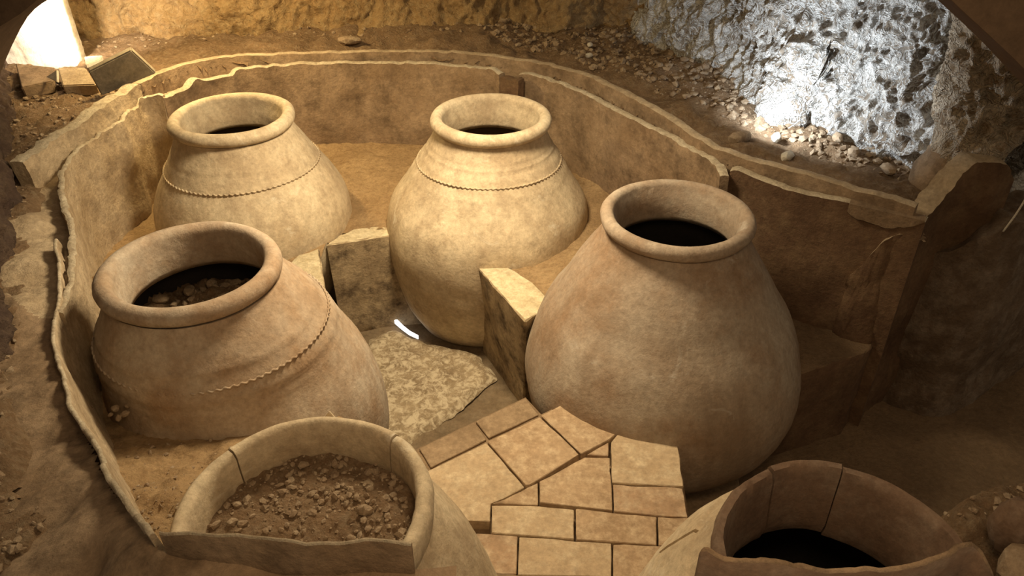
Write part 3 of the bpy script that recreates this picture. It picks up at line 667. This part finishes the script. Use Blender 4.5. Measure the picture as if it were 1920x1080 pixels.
# ------------------------------------------------------------------ loose things
def box_thing(name, corners, th, mat_, label, cat, dn=None, jit=.003, group=None, bev=.006):
    c = np.array(corners, float); n = np.cross(c[1]-c[0], c[2]-c[0]); n /= np.linalg.norm(n)
    if n[2] < 0: n = -n
    bm = bmesh.new(); a = [bm.verts.new(x) for x in c]; b = [bm.verts.new(x-n*th) for x in c]; k = len(c)
    bm.faces.new(a); bm.faces.new(b[::-1])
    for i in range(k): bm.faces.new([a[i], b[i], b[(i+1) % k], a[(i+1) % k]])
    bmesh.ops.recalc_face_normals(bm, faces=bm.faces)
    bmesh.ops.bevel(bm, geom=list(bm.edges), offset=bev, segments=2, affect='EDGES')
    me = bpy.data.meshes.new(name); bm.to_mesh(me); bm.free(); me.materials.append(M[mat_])
    o = bpy.data.objects.new(name, me); C.objects.link(o); o['label'] = label; o['category'] = cat
    if group: o['group'] = group
    return o
# leaning grey slab, brick and shard at the far left
box_thing('clay_slab', [P(165, 126, 1.30), P(245, 86, 1.40), P(292, 130, 1.24), P(190, 172, 1.16)], .035, 'slab', 'tilted grey-brown square slab leaning on the soil near the bright corner', 'slab')
box_thing('brick', [P(107, 126, 1.20), P(160, 126, 1.20), P(180, 158, 1.18), P(117, 160, 1.18)], .07, 'lining_pale', 'flat brown brick lying between the white plaster face and the tilted slab', 'brick')
box_thing('brick', [P(28, 118, 1.19), P(104, 126, 1.19), P(98, 152, 1.17), P(40, 164, 1.17)], .07, 'lining', 'greyish brick at the foot of the white plaster face by the left edge', 'brick')
box_thing('white_shard', [P(106, 131, 1.25), P(107, 154, 1.20), P(86, 144, 1.20)], .012, 'pale_stone', 'small triangular white shard standing beside the brick', 'shard', bev=.002)
box_thing('plaster_strip', [P(158, 106, 1.2), P(192, 103, 1.2), P(186, 112, 1.19), P(160, 120, 1.19)], .03, 'white', 'white plaster strip just behind the tilted slab', 'plaster piece', bev=.004)
def onbank(px, py):
    p = P(px, py, 1.12); z = float(bank_h(np.array([p[0]]), np.array([p[1]]))[0]); p = P(px, py, z+.01); return p
for k, (px, py, s, mt, lb) in enumerate([
    (655, 78, (.15, .07, .05), 'stone', 'elongated brown stone at the foot of the ochre back wall'),
    (1104, 106, (.045, .035, .035), 'pale_stone', 'lower of the two small white stones on the rear soil bank'),
    (1106, 86, (.04, .04, .03), 'pale_stone', 'upper of the two small white stones on the rear soil bank'),
    (1385, 262, (.15, .08, .06), 'stone', 'broad rounded stone beside the bright cold light'),
    (1475, 296, (.09, .05, .04), 'pale_stone', 'flat pale stone on the soil below the bright rock wall'),
    (1455, 262, (.06, .05, .05), 'pale_stone', 'small white lump right of the broad stone near the light'),
    (1640, 275, (.12, .08, .08), 'stone', 'dark rock at the foot of the salty wall beside the pillar'),
    (1600, 290, (.08, .06, .05), 'stone', 'dark rock left of the pillar foot among the rubble'),
    (1665, 320, (.08, .06, .05), 'stone', 'rock lying closest to the pillar foot on the soil'),
    (1570, 262, (.07, .05, .05), 'stone', 'rock against the salty wall right of the bright spot'),
    (100, 168, (.08, .06, .05), 'stone', 'brown stone on the soil below the greyish brick'),
    (215, 262-60, (.05, .04, .03), 'stone', 'small stone on the soil left of the kerb'),
]):
    p = onbank(px, py); stone((p[0], p[1], p[2]+s[2]*.2), s, lb, mt, rz=.2*k, seed=120+k, group='loose stones on the soil bank')
# white glint at the foot of the back centre jar
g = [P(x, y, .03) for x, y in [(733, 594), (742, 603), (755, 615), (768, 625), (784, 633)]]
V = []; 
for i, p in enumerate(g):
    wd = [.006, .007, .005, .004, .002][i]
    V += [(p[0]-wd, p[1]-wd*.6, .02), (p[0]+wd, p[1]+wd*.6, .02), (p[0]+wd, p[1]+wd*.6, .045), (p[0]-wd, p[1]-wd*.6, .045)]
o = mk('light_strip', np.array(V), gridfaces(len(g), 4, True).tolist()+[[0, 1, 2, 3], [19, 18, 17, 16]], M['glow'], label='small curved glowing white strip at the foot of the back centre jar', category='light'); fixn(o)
# rocks at the right front corner
def rockc(px, py, z, s, lb, seed, rz=0, mt='stone'):
    p = P(px, py, z); stone((p[0], p[1], z), s, lb, mt, rz=rz, seed=seed, name='rock', cat='rock', group='rocks at the front right')
rockc(1900, 985, 1.16, (.11, .10, .17), 'upright dark reddish rock at the right edge beside the black-mouthed jar', 140, .4, 'jar_dark')
rockc(1912, 1065, 1.12, (.12, .08, .08), 'brown rock below the upright rock at the right edge', 141, 1.0)
rockc(1835, 960, 1.03, (.09, .05, .04), 'flat earthy rock on the mound behind the jar rim', 142, .3)
# white stones by the left lining beside the tilted jar
for k, (px, py, s, lb) in enumerate([(216, 766, .032, 'largest'), (234, 776, .028, 'right-hand'), (222, 784, .026, 'lowest'), (238, 762, .020, 'topmost'), (207, 778, .018, 'leftmost')]):
    p = P(px, py, .90); stone((p[0], p[1], .90), (s, s*.8, s*.7), lb+' pale stone of the small cluster left of the tilted jar foot', 'stone', rz=k, seed=150+k, group='pale stones by the left panel')
# earthenware sherd between the jars
box_thing('clay_sherd', [P(600, 790, 1.00), P(617, 772, 1.03), P(632, 790, 1.00)], .012, 'jar', 'small pointed clay sherd behind the front jar rim', 'sherd', bev=.002)
# thin wire at the right
def tube(name, pts, r, mat_, **props):
    p = catmull(pts, 5); n = len(p); V = []
    for i in range(n):
        for j in range(6):
            b = 2*PI*j/6; V.append((p[i][0]+r*math.cos(b), p[i][1]+r*math.sin(b), p[i][2]))
    return mk(name, np.array(V), gridfaces(n, 6, True).tolist()+[list(range(6)), list(range(6*n-6, 6*n))[::-1]], mat_, **props)
a = P(1881, 434, 1.10); tube('thin_cable', [a, (a[0]+.02, a[1]-.01, 1.2), (a[0]+.04, a[1]-.01, 1.32)], .004, M['pale_stone'], label='thin pale cable hanging in the dark gap at the right edge', category='cable')

# scattered rubble on the banks
def scatter(name, poly, n, smin, smax, mat_, label):
    xs = [p[0] for p in poly]; ys = [p[1] for p in poly]; x = rng.uniform(min(xs), max(xs), n*4); y = rng.uniform(min(ys), max(ys), n*4)
    m = inpoly(x, y, poly) & ~inpoly(x, y, basin); x, y = x[m][:n], y[m][:n]; z = bank_h(x, y)
    return pebbles(name, list(zip(x, y, z)), smin, smax, M[mat_], label=label, category='rubble')
scatter('rubble', [(-.2, 5.2), (.3, 5.0), (1.0, 4.0), (1.7, 3.3), (1.9, 3.2), (1.95, 3.6), (1.4, 4.2), (1.0, 5.0), (.7, 5.8), (-.4, 5.8)], 2600, .004, .030, 'stone', 'loose brown rubble on the soil bank under the salty rock wall')
scatter('rubble', [(-2.9, 4.9), (-1.6, 5.2), (-.2, 5.2), (-.2, 5.8), (-3.0, 5.8)], 900, .003, .018, 'stone', 'loose ochre rubble along the foot of the back wall')
scatter('rubble', [(-2.2, 2.5), (-1.6, 3.8), (-2.2, 4.6), (-3.0, 4.6), (-3.0, 2.6)], 1100, .004, .020, 'stone', 'loose rubble on the left soil bank below the bright corner')
scatter('rubble', [(-1.9, 1.0), (-.7, .7), (-.9, 1.4), (-1.5, 2.2), (-2.0, 2.2)], 900, .004, .020, 'stone', 'loose rubble in the lower left corner beyond the plaster channel')
x = rng.uniform(-1.35, -.7, 1500); y = rng.uniform(1.3, 1.9, 1500); m = inpoly(x, y, fill) & (((x+.504)**2+(y-1.32)**2) > .33**2) & (rng.random(1500) < np.clip((1.9-y)*1.5, .15, 1))
pebbles('rubble', list(zip(x[m], y[m], fill_h(x[m], y[m]))), .002, .010, M['stone'], label='fine pebbles on the earth left of the soil-filled jar', category='rubble')
x = rng.uniform(1.1, 2.0, 500); y = rng.uniform(.8, 1.6, 500)
pebbles('rubble', list(zip(x, y, mound_h(x, y))), .003, .016, M['stone'], label='pebbles on the earth mound at the front right', category='rubble')
